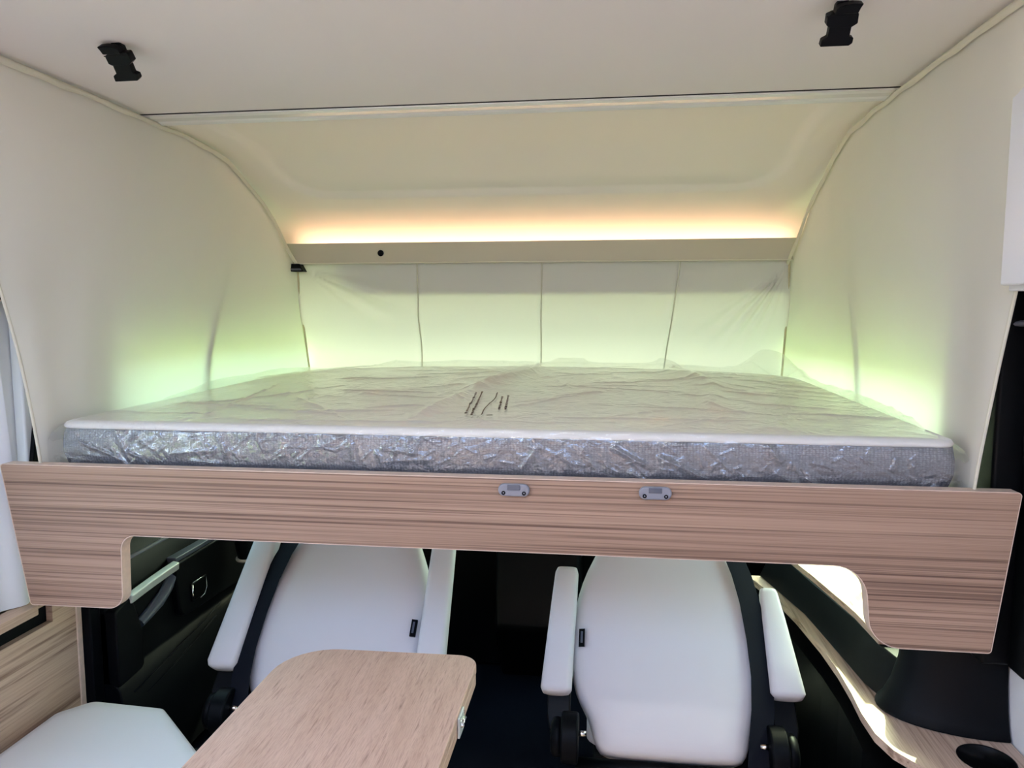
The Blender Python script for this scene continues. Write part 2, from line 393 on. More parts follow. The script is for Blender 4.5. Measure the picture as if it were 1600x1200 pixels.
obj('edge_banding', ring_band(bo, 0.0016, 1.5005, 1.5315), 'edge', bed)['label'] = 'pale edge strip'
obj('mattress_platform', box(-1.0, 1.0, 1.532, 2.97, 1.085, 1.120), 'edge', bed, bevel=0.004)
def catch(x, z):
    b = obj('latch_plate', prism(rounded([(x - 0.033, z - 0.0135, 0.0130), (x + 0.033, z - 0.0135, 0.0130), (x + 0.033, z + 0.0135, 0.0130), (x - 0.033, z + 0.0135, 0.0130)], 8), 'y', 1.489, 1.50), 'grey', bed, bevel=0.004, seg=3)
    b['label'] = 'small grey plastic latch plate'
    rc = box(x - 0.0135, x + 0.0135, 1.4872, 1.4895, z + 0.001, z + 0.012)
    obj('latch_slot', rc, M['slotgrey'], b, bevel=0.001)
    for s in (-1, 1):
        obj('screw', cyl((x + s * 0.0215, 1.4885, z - 0.0055), 'y', 0.004, 0, 0, 14, prof=[(0.0042, 0.001), (0.0042, -0.0006), (0.0026, -0.0010), (0.0016, 0.0006)]), 'black', b, smooth=True)
catch(0.100, 1.1275); catch(0.390, 1.1300)

# mattress
mat = thing('mattress', (0, 2.25, 1.12), 'white-topped mattress with grey knit sides wrapped in clear plastic', 'mattress')
MX, MY0, MY1 = 0.998, 1.562, 2.955
def crown(x, y):
    return 0.036 * sm((y - 1.60) / 1.2) * (1 - 0.75 * (abs(x)) ** 2.2)
def outline(d, z, rc=0.045, seg=8, nx=40, ny=28, cr=0.0):
    hx, y0, y1 = MX - d, MY0 + d, MY1 - d; r = max(rc - d, 0.004); pts = []
    def arc(cx, cy, a0):
        for k in range(seg + 1):
            a = a0 + PI / 2 * k / seg; pts.append((cx + r * math.cos(a), cy + r * math.sin(a)))
    def line(p, q, n):
        for k in range(1, n): pts.append((p[0] + (q[0] - p[0]) * k / n, p[1] + (q[1] - p[1]) * k / n))
    arc(-hx + r, y0 + r, PI); line((-hx + r, y0), (hx - r, y0), nx); arc(hx - r, y0 + r, 1.5 * PI); line((hx, y0 + r), (hx, y1 - max(0.16 - d, 0.004)), ny)
    r0, r = r, max(0.16 - d, 0.004)
    arc(hx - r, y1 - r, 0); line((hx - r, y1), (-hx + r, y1), nx); arc(-hx + r, y1 - r, PI / 2); line((-hx, y1 - r), (-hx, y0 + r0), ny)
    return [(x, y, z + (crown(x, y) * cr)) for x, y in pts]
obj('side_band', loft([outline(0.03, 1.121), outline(0.008, 1.130), outline(-0.004, 1.165), outline(-0.004, 1.195), outline(0.002, 1.226, cr=0.7)]), 'knit', mat, smooth=True)
obj('top_cover', loft([outline(0.002, 1.224, cr=0.7), outline(-0.001, 1.229, cr=0.8), outline(0.004, 1.2365, cr=0.95), outline(0.016, 1.2405, cr=1), outline(0.04, 1.242, cr=1)] + [outline(d, 1.242, cr=1) for d in (0.08, 0.15, 0.25, 0.38, 0.5, 0.6, 0.68)]), 'mtop', mat, smooth=True)

# wrinkled plastic film round the mattress
rng = random.Random(4)
folds = []
def fold(x0, y0, x1, y1, w, h): folds.append((x0, y0, x1, y1, w, h))
fold(-0.16, 1.66, -0.10, 2.20, 0.020, 0.016); fold(-0.10, 2.20, 0.10, 2.88, 0.030, 0.030)
fold(0.10, 2.88, 0.22, 2.93, 0.04, 0.028); fold(0.50, 2.90, 0.62, 2.35, 0.040, 0.022); fold(0.62, 2.35, 0.56, 1.95, 0.025, 0.012)
fold(0.95, 2.55, 0.90, 2.95, 0.05, 0.055); fold(0.98, 1.75, 0.99, 2.5, 0.03, 0.03); fold(-0.99, 2.0, -0.97, 2.9, 0.03, 0.03)
fold(0.52, 2.93, 0.58, 2.80, 0.018, 0.030); fold(0.90, 2.92, 0.97, 2.72, 0.05, 0.05); fold(-0.98, 2.2, -0.6, 2.93, 0.06, 0.018)
fold(-0.6, 2.92, 0.1, 2.94, 0.05, 0.018); fold(0.2, 2.92, 0.9, 2.94, 0.05, 0.014)
for i in range(90):
    x = rng.uniform(-0.95, 0.95); y = rng.uniform(1.6, 2.85)
    a = (rng.gauss(0.10, 0.35) if x < 0.4 else rng.gauss(-0.35, 0.25)) if rng.random() < 0.75 else rng.uniform(0, PI)
    L = rng.uniform(0.12, 0.5); fold(x, y, x + L * math.cos(a), y + L * math.sin(a) * 1.3, rng.uniform(0.004, 0.011), rng.uniform(0.002, 0.006))
FX = np.array(folds)
def foldh(x, y):
    ax, ay, bx, by, w, h = FX.T
    dx, dy = bx - ax, by - ay; t = np.clip(((x - ax) * dx + (y - ay) * dy) / (dx * dx + dy * dy), 0, 1)
    d = np.hypot(x - ax - t * dx, y - ay - t * dy)
    fade = np.sin(PI * np.clip(t * 0.86 + 0.07, 0, 1)) ** 0.5
    return float(np.sum(h * fade * np.exp(-np.abs(d / w) ** 1.5)))
sidef = []
for i in range(60):
    x = rng.uniform(-0.97, 0.97); z = rng.uniform(1.14, 1.235); a = rng.choice([rng.gauss(-1.0, 0.25), rng.gauss(0.9, 0.4), rng.gauss(-0.3, 0.25)]) if x < 0.3 else rng.gauss(-0.95, 0.25)
    L = rng.uniform(0.03, 0.11); sidef.append((x, z, x + L * math.cos(a), z + L * math.sin(a), rng.uniform(0.0022, 0.007), rng.uniform(0.0015, 0.0045) * (1.8 if x > 0.3 else 1.0)))
for i in range(150):
    x = rng.gauss(0.0, 0.5) if i % 2 else rng.uniform(-0.97, 0.97); z = rng.uniform(1.165, 1.24); a = rng.uniform(-1.3, 1.3)
    L = rng.uniform(0.008, 0.035); sidef.append((x, z, x + L * math.cos(a), z + L * math.sin(a), rng.uniform(0.0016, 0.0030), rng.uniform(0.0012, 0.0032)))
def accumulate(px, py, lst, power, fade=False):
    h = np.zeros_like(px)
    for ax, ay, bx, by, w, hh in lst:
        m = 4 * w
        k = (px > min(ax, bx) - m) & (px < max(ax, bx) + m) & (py > min(ay, by) - m) & (py < max(ay, by) + m)
        if not k.any(): continue
        x, y = px[k], py[k]; dx, dy = bx - ax, by - ay
        t = np.clip(((x - ax) * dx + (y - ay) * dy) / (dx * dx + dy * dy), 0, 1); d = np.hypot(x - ax - t * dx, y - ay - t * dy)
        f = np.sin(PI * np.clip(t * 0.86 + 0.07, 0, 1)) ** 0.5 if fade else 1.0
        h[k] += hh * f * np.exp(-np.abs(d / w) ** power)
    return h
def vnoise(x, y, seed):
    rs = np.random.RandomState(seed); T = rs.uniform(-1, 1, (256, 256))
    xi, yi = np.floor(x).astype(int), np.floor(y).astype(int); fx, fy = x - xi, y - yi
    fx = fx * fx * (3 - 2 * fx); fy = fy * fy * (3 - 2 * fy); g = lambda a, b: T[a % 256, b % 256]
    return (g(xi, yi) * (1 - fx) + g(xi + 1, yi) * fx) * (1 - fy) + (g(xi, yi + 1) * (1 - fx) + g(xi + 1, yi + 1) * fx) * fy
def smn(t):
    t = np.clip(t, 0, 1); return t * t * (3 - 2 * t)
def film_mesh(nu, nf, nt_, nb):
    u = np.linspace(-1, 1, nu + 1); ax = np.abs(u); X1 = np.sign(u) * 1.016 * (1 - (1 - ax) ** 1.25)
    edge1 = np.clip(1 - (np.abs(X1) / 1.02) ** 40, 0, 1) ** 0.35
    rows = []
    def crn(X, Y): return 0.036 * smn((Y - 1.60) / 1.2) * (1 - 0.75 * np.abs(X) ** 2.2)
    t = np.linspace(0, 1, nf, endpoint=False)[:, None]; X = np.repeat(X1[None], nf, 0); e = np.repeat(edge1[None], nf, 0)
    Z = 1.128 + 0.113 * t + 0 * X; Y = MY0 - 0.009 - 0.004 * np.sin(PI * t) + 0.010 * smn((t - 0.8) / 0.2) ** 2 + 0 * X
    Y = Y - accumulate(X, Z, sidef, 1.4) - 0.002 * vnoise(X * 14 + 50, Z * 30 + 9, 3)
    Z = 1.125 + (Z - 1.125) * (0.25 + 0.75 * e) + 0.006 * vnoise(X * 9 + 40, 0 * X, 7) * np.clip(1 - t / 0.2, 0, 1)
    rows.append(np.stack([X, Y, Z], -1))
    t = np.linspace(0, 1, nt_)[:, None]; X = np.repeat(X1[None], nt_, 0); e = np.repeat(edge1[None], nt_, 0); Y = MY0 + 0.004 + t * 1.40 + 0 * X
    h = accumulate(X, Y, folds, 1.5, True) + 0.0035 * vnoise(X * 6 + 30, Y * 6, 1) + 0.0014 * vnoise(X * 22 + 60, Y * 30, 2) + 0.004
    h = h * smn(t / 0.05); Z = 1.244 + crn(X, Y) + h; Z = 1.135 + (Z - 1.135) * e
    X = X * (1 - 0.062 * smn((Y - 2.62) / 0.33))
    rows.append(np.stack([X, Y, Z], -1))
    zl, xl = Z[-1], X[-1]
    t = np.linspace(0, 1, nb + 1)[1:, None]; X = np.repeat(xl[None], nb, 0); Y = 2.966 + 0.012 * t + 0 * X; Z = 1.135 + (zl[None] - 1.135) * (1 - t)
    rows.append(np.stack([X, Y, Z], -1))
    V = np.concatenate(rows, 0); nr, nc = V.shape[:2]
    idx = np.arange(nr * nc).reshape(nr, nc)
    F = np.stack([idx[:-1, :-1], idx[:-1, 1:], idx[1:, 1:], idx[1:, :-1]], -1).reshape(-1, 4)
    me = bpy.data.meshes.new('plastic_wrap'); me.from_pydata(V.reshape(-1, 3).tolist(), [], F.tolist()); me.update()
    return me
link('plastic_wrap', film_mesh(800, 70, 260, 12), 'film', mat, True)['label'] = 'clear wrinkled plastic film with printed warning lines'
# printed lines on the film: a slanting block of small illegible marks
def ink_dashes():
    bm = bmesh.new(); r2 = random.Random(2)
    def q(x, y, dx, dy, w):
        L = math.hypot(dx, dy); nx, ny = -dy / L * w, dx / L * w
        P = [(x + nx, y + ny), (x - nx, y - ny), (x + dx - nx, y + dy - ny), (x + dx + nx, y + dy + ny)]
        bm.faces.new([bm.verts.new((a, b, 1.2535 + crown(a, b) + max(0.0, min(0.02, foldh(a, b) * 0.9)))) for a, b in P])
    D = Vector((-0.038, 0.37))
    for off, t0, t1, w in ((0.0, 0.05, 1.0, 0.003), (0.016, 0.0, 1.0, 0.003), (0.078, 0.25, 0.82, 0.0035), (0.094, 0.25, 0.85, 0.0035)):
        t = t0
        while t < t1:
            dt = r2.uniform(0.02, 0.06); p = Vector((-0.044 + off, 1.70)) + D * t
            q(p.x, p.y, D.x * dt, D.y * dt, w * r2.uniform(0.5, 1)); t += dt + 0.012
    for k in range(14):
        p = Vector((-0.005, 1.705)) + D * (k / 14); q(p.x + 0.02 * sm((k - 2) / 9), p.y, D.x / 14 + 0.0016, D.y / 14 + 0.002, 0.0014)
    q(-0.04, 1.695, 0.036, -0.004, 0.003); q(0.008, 1.70, 0.014, 0.006, 0.006)
    return bm
wrap = [c for c in bpy.data.objects if c.name == 'plastic_wrap'][0]
pk = obj('printed_warning', ink_dashes(), 'ink', wrap); pk['label'] = 'small dark printed warning lines'

# ------------------------------------------------------------------ fabric walls round the bed
TP = [(1.2, 2.033), (2.10, 2.030), (2.28, 2.020), (2.375, 2.005), (2.46, 1.975), (2.545, 1.938), (2.62, 1.897), (2.684, 1.850), (2.743, 1.790), (2.785, 1.750), (2.875, 1.682)]
def side_pt(s):
    def fn(u, v):
        yt = 1.20 + (2.875 - 1.20) * u; zt = interp(TP, yt)
        yb = 1.522 + (3.02 - 1.522) * u
        vz = v ** 0.9
        z = 1.105 + (zt - 1.105) * vz
        k = v ** 1.95 if u < 0.5 else v ** (1.95 - 0.95 * sm((u - 0.5) / 0.5))
        y = yb + (yt - yb) * k
        bul = 0.022 * math.sin(PI * min(1, max(0, (z - 1.12) / 0.9))) * (1 - u) ** 0.8
        x = 1.005 + 0.015 * sm((y - 1.52) / 0.15) * sm((1.9 - z) / 0.5) + bul - 0.052 * sm((y - 2.50) / 0.48) - 0.02 * sm((z - 1.5) / 0.5)
        # tension folds
        yc = 2.296
        xf = y - yc - 0.43 * (z - 1.31)
        fd = sm((1.62 - z) / 0.35)
        x -= 0.007 * math.exp(-(xf / 0.012) ** 2) * fd - 0.004 * math.exp(-((xf + 0.05) / 0.03) ** 2) * fd
        x += 0.006 * noise.noise((y * 2.5, z * 2.2, 5 + s)) + 0.003 * noise.noise((y * 9, z * 4, 8 + s))
        return (s * x, y, z)
    return fn
def edge_path(fn, u=None, v=None, n=60):
    return [fn(u, k / n) if u is not None else fn(k / n, v) for k in range(n + 1)]
for s, lab in ((-1, 'left stretched cream fabric wall of the bed, glowing green above the mattress'), (1, 'right stretched cream fabric wall of the bed beside the white cabinet')):
    fn = side_pt(s)
    t = thing('bed_side_curtain', (s * 1.0, 2.2, 1.1), lab, 'fabric wall', 'fabric walls round the bed')
    obj('fabric_panel', grid(fn, 150, 90), 'fabric', t, smooth=True)
    pth = edge_path(fn, v=1.0, n=90)
    # hem along the ceiling: a folded flat band, slightly loose
    def hem(u, v, pth=pth, s=s):
        f = u * 90; i = min(int(f), 89); p = Vector(pth[i]).lerp(Vector(pth[i + 1]), f - i)
        wv = 0.5 + 0.5 * math.sin(p.y * 9.0 + 1.3 * math.sin(p.y * 23))
        w = 0.013 + 0.005 * wv
        p2 = Vector(pth[min(i + 1, 90)]) - Vector(pth[i]); nrm = Vector((0, -p2.z, p2.y)).normalized()
        if nrm.z > 0: nrm = -nrm
        return p + nrm * w * v + Vector((-s * (0.004 + 0.012 * math.sin(PI * min(1, v * 0.8 + 0.1))), 0, -0.001))
    obj('hem', grid(hem, 180, 5), 'piping', t, smooth=True)
    obj('front_piping', tube(edge_path(fn, u=0.0), 0.0035), 'piping', t, smooth=True)
    obj('rear_piping', tube([Vector(p) + Vector((-s * 0.004, -0.004, 0)) for p in edge_path(fn, u=1.0)], 0.004), 'tan', t, smooth=True)

# rear fabric of five stitched panels hanging from the shelf
rc_ = thing('cab_curtain', (0, 3.02, 1.1), 'greenish translucent fabric sheet of stitched panels hanging below the shelf', 'fabric wall', 'fabric walls round the bed')
SEAM_T = [-0.982, -0.463, 0.034, 0.560, 0.982]; SEAM_B = [-0.985, -0.485, 0.014, 0.497, 0.985]
def back_pt(x0t, x1t, x0b, x1b):
    def fn(u, v):
        xt = x0t + (x1t - x0t) * u; xb = x0b + (x1b - x0b) * u
        x = xb + (xt - xb) * v; z = 1.10 + 0.592 * v; y = 3.02 - 0.145 * v
        y -= 0.010 * math.sin(PI * v)
        # shallow pull folds from the two upper corners
        for cx, cz, kk, am, sg in ((0.95, 1.665, 34, 0.010, 1), (-0.93, 1.66, 22, 0.010, -1)):
            dx, dz = (cx - x) * sg, cz - z; r = math.hypot(dx, dz) + 1e-4
            an = math.atan2(dz, max(dx, 1e-4))
            fo = sm((0.62 - r) / 0.5) * sm(r / 0.06)
            rngw = math.exp(-((an - (0.95 if sg > 0 else 0.35)) / (0.30 if sg > 0 else 0.25)) ** 2)
            y -= am * fo * rngw * math.sin(an * kk)
        y += 0.004 * noise.noise((x * 3, z * 3, 2))
        y += max(0.0, 2.996 - y) * sm((1.48 - z) / 0.2)
        sd = min(u, 1 - u) * abs(x1t - x0t); y += 0.004 * math.exp(-(sd / 0.008) ** 2)
        return (x, y, z)
    return fn
for i in range(4):
    fn = back_pt(SEAM_T[i], SEAM_T[i + 1], SEAM_B[i], SEAM_B[i + 1])
    obj('fabric_panel', grid(fn, 90, 70), 'fabric', rc_, smooth=True)
    if i < 3:
        obj('seam', tube([Vector(p) + Vector((0, -0.003, 0)) for p in edge_path(fn, u=1.0)], 0.0028, n=6), 'piping', rc_, smooth=True)

# ------------------------------------------------------------------ over-bed shelf with light strip
sh = thing('overhead_shelf', (0, 2.86, 1.687), 'long beige shelf fascia under the warm lit ceiling with a black round socket', 'shelf')
obj('fascia', box(-1.01, 1.01, 2.848, 2.862, 1.687, 1.766), 'shelf', sh, bevel=0.0015)
obj('shelf_board', box(-1.01, 1.01, 2.862, 2.985, 1.690, 1.704), 'shelf', sh)
obj('lip', box(-1.01, 1.01, 2.843, 2.864, 1.684, 1.689), 'piping', sh, bevel=0.001)['label'] = 'pale lower lip'
bx_ = obj('end_bracket', prism([(-0.99, 1.686), (-0.935, 1.686), (-0.918, 1.655), (-0.970, 1.655)], 'y', 2.835, 2.875), 'black', sh, bevel=0.002)
bx_['label'] = 'black end bracket'
obj('bracket_slot', prism([(-0.972, 1.667), (-0.930, 1.667), (-0.925, 1.660), (-0.966, 1.660)], 'y', 2.832, 2.836), M['slotgrey'], bx_)
sk = obj('socket', cyl((-0.602, 2.848, 1.725), 'y', 0.012, 0, 0, 24, prof=[(0.0125, 0.002), (0.0125, -0.0022), (0.0105, -0.0030), (0.0088, -0.0006), (0.003, -0.0004)]), 'black', sh, smooth=True)
sk['label'] = 'small round black socket'
led = thing('light_strip', (0, 2.957, 1.704), 'warm white light strip hidden behind the shelf fascia', 'light')
obj('carrier', box(-0.99, 0.99, 2.945, 2.970, 1.704, 1.732), 'strip', led)
obj('diffuser', box(-0.985, 0.985, 2.950, 2.965, 1.732, 1.737), 'led', led)
# thin stay on the right fabric next to the lit lining
cl = thing('curtain_clip', (0.985, 2.73, 1.835), 'tiny metal clip at the right end of the warm lit ceiling', 'clip')
obj('clip_body', tube([(0.985, 2.72, 1.825), (0.982, 2.715, 1.835), (0.986, 2.72, 1.85)], 0.004), 'chrome', cl, smooth=True)
obj('clip_screw', cyl((0.980, 2.72, 1.842), 'x', 0.005, -0.004, 0.002, 12), 'chrome', cl, smooth=True)

# ------------------------------------------------------------------ unseen lamp bar added for interior brightness and film glints
def added_lamp_mat():
    m, nt, b = new_mat('added_lamp_glow'); b.inputs['Base Color'].default_value = (0.9, 0.9, 0.9, 1)
    b.inputs['Emission Color'].default_value = (1.0, 0.97, 0.95, 1); b.inputs['Emission Strength'].default_value = 11.0
    return m
M['lamp'] = added_lamp_mat()
lt = thing('added_lamp', (0.0, 0.80, ZC), 'slim unseen lamp bar added for brightness and film glints', 'lamp')
obj('added_lamp_housing', box(-0.47, 0.47, 0.775, 0.825, ZC - 0.008, ZC), 'white', lt, bevel=0.002)
obj('added_lamp_diffuser', box(-0.46, 0.46, 0.785, 0.815, ZC - 0.013, ZC - 0.008), 'lamp', lt)

# ------------------------------------------------------------------ ceiling buckles
def buckle(x, y, lab, lean, s):
    t = thing('strap_buckle', (x, y, ZC), lab, 'buckle', 'black buckles on the ceiling')
    rot = Matrix.Translation((x, y, ZC - 0.004)) @ Matrix.Rotation(R(lean), 4, 'Y') @ Matrix.Rotation(R(37), 4, 'X') @ Matrix.Scale(0.88, 4)
    def add(name, bm, bev=0.002):
        bm.transform(rot); return obj(name, bm, 'black', t, bevel=bev)
    low = rounded([(-0.0310, -0.0800, 0.002), (0.0250, -0.0800, 0.005), (0.0310, -0.0750, 0.004), (0.0310, -0.0650, 0.002), (0.0225, -0.0615, 0.002), (0.0225, -0.0420, 0.002), (-0.0200, -0.0420, 0.002), (-0.0200, -0.0615, 0.002), (-0.0300, -0.0670, 0.003)], 3)
    add('male_clip', prism(low, 'y', -0.010, 0.008))
    up = rounded([(-0.0200, -0.0430, 0.001), (0.0225, -0.0430, 0.001), (0.0320, -0.0365, 0.003), (0.0305, -0.0190, 0.003), (0.0280, -0.0160, 0.002), (-0.0170, -0.0160, 0.002), (-0.0280, -0.0210, 0.003), (-0.0270, -0.0385, 0.003)], 3)
    add('female_clip', prism(up, 'y', -0.012, 0.010))
    add('strap_bar', box(-0.030, 0.030, -0.0125, -0.011, -0.0225, -0.0205), 0.0004)
    fin = [(-0.0170, -0.0165), (-0.0150, -0.0080), (-0.0100, -0.0030), (0.0, 0.0), (0.016, 0.002), (0.0345, 0.001), (0.0305, -0.007), (0.0275, -0.0165)]
    if s < 0: fin = [(-a, b) for a, b in fin][::-1]
    add('thumb_flap', prism(fin, 'y', -0.018, 0.004))
    add('ceiling_mount', box(-0.012, 0.012, 0.004, 0.022, -0.040, 0.004), 0.003)
buckle(-0.698, 1.420, 'black plastic strap buckle on the ceiling over the left fabric wall', 0, -1)
buckle(0.688, 1.397, 'black plastic strap buckle on the ceiling nearest the white cabinet', 0, 1)

# ------------------------------------------------------------------ cab seats, backrests folded forward
EL = R(46); U = Vector((0, math.cos(EL), math.sin(EL))); NB = Vector((0, -math.sin(EL), math.cos(EL)))
HY, HZ = 1.785, 0.400
def seat(cx, s, lab, arms):
    """s = +1: belt on the +x side"""
    t = thing('cab_armchair', (cx, 2.0, 0.0), lab, 'seat', 'cab seats')
    H = Vector((cx, HY, HZ))
    def pt(a, u, n): return H + Vector((a, 0, 0)) + U * u + NB * n
    # backrest: lofted rounded sections
    prof = [(-0.020, 0.150, 0.030), (-0.012, 0.182, 0.050), (0.02, 0.196, 0.062), (0.07, 0.208, 0.068), (0.11, 0.236, 0.072), (0.16, 0.256, 0.075), (0.24, 0.264, 0.077), (0.32, 0.262, 0.077), (0.40, 0.250, 0.075), (0.48, 0.226, 0.072), (0.55, 0.190, 0.068), (0.62, 0.160, 0.062), (0.66, 0.140, 0.050), (0.675, 0.11, 0.03)]
    rings = []
    for u, hw, ht in prof:
        ring = []
        for k in range(36):
            a = 2 * PI * k / 36; c, d = math.cos(a), math.sin(a)
            e = 0.42
            px = math.copysign(abs(c) ** e, c) * hw; pn = math.copysign(abs(d) ** 0.62, d) * ht
            ring.append(pt(px, u, pn - 0.045))
        rings.append(ring)
    bk = obj('backrest', loft(rings), 'leather', t, smooth=True, sub=1)
    hr = []
    for u, hw, ht in [(0.70, 0.09, 0.03), (0.71, 0.125, 0.045), (0.78, 0.135, 0.05), (0.86, 0.125, 0.045), (0.88, 0.09, 0.03)]:
        hr.append([pt(math.copysign(abs(math.cos(2 * PI * k / 24)) ** 0.5, math.cos(2 * PI * k / 24)) * hw, u, math.copysign(abs(math.sin(2 * PI * k / 24)) ** 0.7, math.sin(2 * PI * k / 24)) * ht - 0.04) for k in range(24)])
    obj('headrest', loft(hr), 'leather', t, smooth=True)
    # label on the inner edge of the backrest
    lx, lu = -s * 0.232, 0.262
    tg = bmesh.new(); vs = []
    for (da, du) in ((-0.008, -0.024), (0.008, -0.024), (0.008, 0.024), (-0.008, 0.024)):
        vs.append((lx + da, lu + du))
    P0 = [pt(a, u, 0.022 if abs(a) > 0.235 else 0.026) for a, u in vs]; P1 = [p + NB * 0.006 for p in P0]
    A = [tg.verts.new(p) for p in P0]; B = [tg.verts.new(p) for p in P1]
    tg.faces.new(B); 
    for i in range(4): tg.faces.new((A[i], A[(i + 1) % 4], B[(i + 1) % 4], B[i]))
    lb = obj('fabric_tag', tg, 'black', t); lb['label'] = 'small black sewn tag'
    ln = bmesh.new()
    Q = [pt(lx + da, lu + du, 0.0335) for da, du in ((-0.003, -0.016), (0.003, -0.016), (0.003, 0.016), (-0.003, 0.016))]
    ln.faces.new([ln.verts.new(q) for q in Q]); obj('tag_mark', ln, M['slotgrey'], lb)
    # seat belt webbing down the outer side
    bl = bmesh.new(); rows = []
    path = [(0.72, 0.135, 0.02), (0.62, 0.165, 0.030), (0.54, 0.190, 0.036), (0.46, 0.212, 0.040), (0.38, 0.226, 0.041), (0.28, 0.234, 0.041), (0.18, 0.236, 0.040), (0.10, 0.228, 0.040), (0.03, 0.216, 0.034), (-0.05, 0.206, 0.020), (-0.12, 0.200, 0.0)]
    hw = 0.029
    for u, a, n in path:
        rows.append([pt(s * (a - hw), u, n), pt(s * (a + hw), u, n - 0.012), pt(s * (a + hw), u, n - 0.0145), pt(s * (a - hw), u, n - 0.0025)])
    obj('seat_belt', loft(rows, bl), 'belt', t, smooth=False, bevel=0.0008)['label'] = 'black belt webbing'
    # armrests, raised alongside the backrest
    for k in (-1, 1):
        ax = k * 0.288; w = 0.041 if k * s < 0 else 0.044
        rings = []
        u0, u1, tp = arms[k]
        for f, g in ((0.0, 0.55), (0.012, 0.86), (0.04, 1.0), (0.3, 1 - 0.25 * (1 - tp)), (0.7, 1 - 0.65 * (1 - tp)), (0.95, tp), (0.99, tp * 0.86), (1.0, tp * 0.55)):
            u = u0 + (u1 - u0) * f; ring = []
            for q in range(20):
                a = 2 * PI * q / 20; c, d = math.cos(a), math.sin(a)
                ring.append(pt(ax + k * 0.008 * (1 - 2 * f) + math.copysign(abs(c) ** 0.45, c) * w * g, u, 0.02 + math.copysign(abs(d) ** 0.6, d) * 0.030 * g))
            rings.append(ring)
        obj('armrest', loft(rings), 'leather', t, smooth=True)
        br = bmesh.new(); rr = []
        for u, ww, nn in ((0.03, 0.022, -0.03), (0.07, 0.030, -0.02), (0.18, 0.030, -0.02)):
            rr.append([pt(ax + dx * ww, u, nn + dn * 0.02) for dx, dn in ((-1, -1), (1, -1), (1, 1), (-1, 1))])
        obj('armrest_bracket', loft(rr, br), 'black', t, bevel=0.004)
    # recliner covers
    for k in (-1, 1):
        c = (cx + k * 0.255, HY + 0.005, HZ + 0.012)
        rc = obj('recliner_cover', cyl(c, 'x', 0.062, 0, 0, 40, prof=[(0.045, -0.022), (0.058, -0.022), (0.062, -0.018), (0.062, 0.018), (0.058, 0.022), (0.03, 0.022)]), 'soft', t, smooth=False, bevel=0.002)
        obj('recliner_knob', cyl((c[0] + k * 0.036, c[1], c[2]), 'x', 0.05, 0, 0, 36, prof=[(0.046, -k * 0.014), (0.048, -k * 0.004), (0.046, k * 0.006), (0.036, k * 0.012), (0.01, k * 0.013)]), 'soft', rc, smooth=True)
        obj('bolt', cyl((c[0] - k * 0.030, c[1] - 0.012, c[2] + 0.02), 'x', 0.007, -0.012, 0.012, 14), 'chrome', rc, smooth=True)
    obj('cross_bar', tube([(cx - 0.24, HY, HZ - 0.055), (cx + 0.24, HY, HZ - 0.055)], 0.018, n=16), 'black', t, smooth=True)
    # cushion and swivel base under the folded backrest
    rings = []
    for z, g in ((0.20, 0.94), (0.215, 1.0), (0.29, 1.0), (0.318, 0.96), (0.33, 0.86)):
        rings.append([(p[0], p[1], z) for p in rounded([(cx - 0.22 * g, 2.26 - 0.18 * g, 0.05), (cx + 0.22 * g, 2.26 - 0.18 * g, 0.05), (cx + 0.22 * g, 2.26 + 0.22 * g, 0.08), (cx - 0.22 * g, 2.26 + 0.22 * g, 0.08)], 5)])
    obj('seat_cushion', loft(rings), 'leather', t, smooth=True)
    obj('swivel_base', box(cx - 0.2, cx + 0.2, 2.0, 2.38, 0.0, 0.20), 'black', t, bevel=0.01)
    return t
seat(-0.475, -1, 'left white leatherette cab seat folded forward behind the wooden table', {-1: (0.118, 0.56, 0.85), 1: (0.118, 0.56, 0.85)})
seat(0.462, 1, 'right white leatherette cab seat folded forward beside the wooden side ledge', {-1: (0.112, 0.465, 0.82), 1: (0.135, 0.43, 0.55)})

# ------------------------------------------------------------------ dinette table
tb = thing('dinette_table', (-0.2, 1.1, 0.0), 'rounded oak-look folding table in front of the left cab seat', 'table')
def leaf(name, z0, z1, ins):
    o = rounded([(-0.398 + ins, 0.45, 0.02), (0.026 - ins, 0.45, 0.02), (0.022 - ins, 1.515 - ins, 0.045), (-0.398 + ins, 1.505 - ins, 0.115)], 8)
    return obj(name, prism(o, 'z', z0, z1), 'woodtop', tb, bevel=0.003)
leaf('table_leaf', 0.731, 0.752, 0.0); leaf('table_leaf', 0.705, 0.7285, 0.001)
hg = obj('hinge', box(0.0225, 0.0275, 1.27, 1.315, 0.708, 0.748), 'alu', tb, bevel=0.002)
obj('hinge_pin', tube([(0.029, 1.278, 0.730), (0.029, 1.308, 0.730)], 0.004), 'chrome', hg, smooth=True)
for y in (1.276, 1.309):
    obj('screw', cyl((0.028, y, 0.741), 'x', 0.003, -0.001, 0.001, 10), 'chrome', hg)
obj('pedestal_leg', cyl((-0.2, 0.95, 0.0), 'z', 0.04, 0, 0, 28, prof=[(0.14, 0.0), (0.14, 0.012), (0.05, 0.03), (0.04, 0.05), (0.04, 0.69), (0.12, 0.705)]), 'alu', tb, smooth=True)

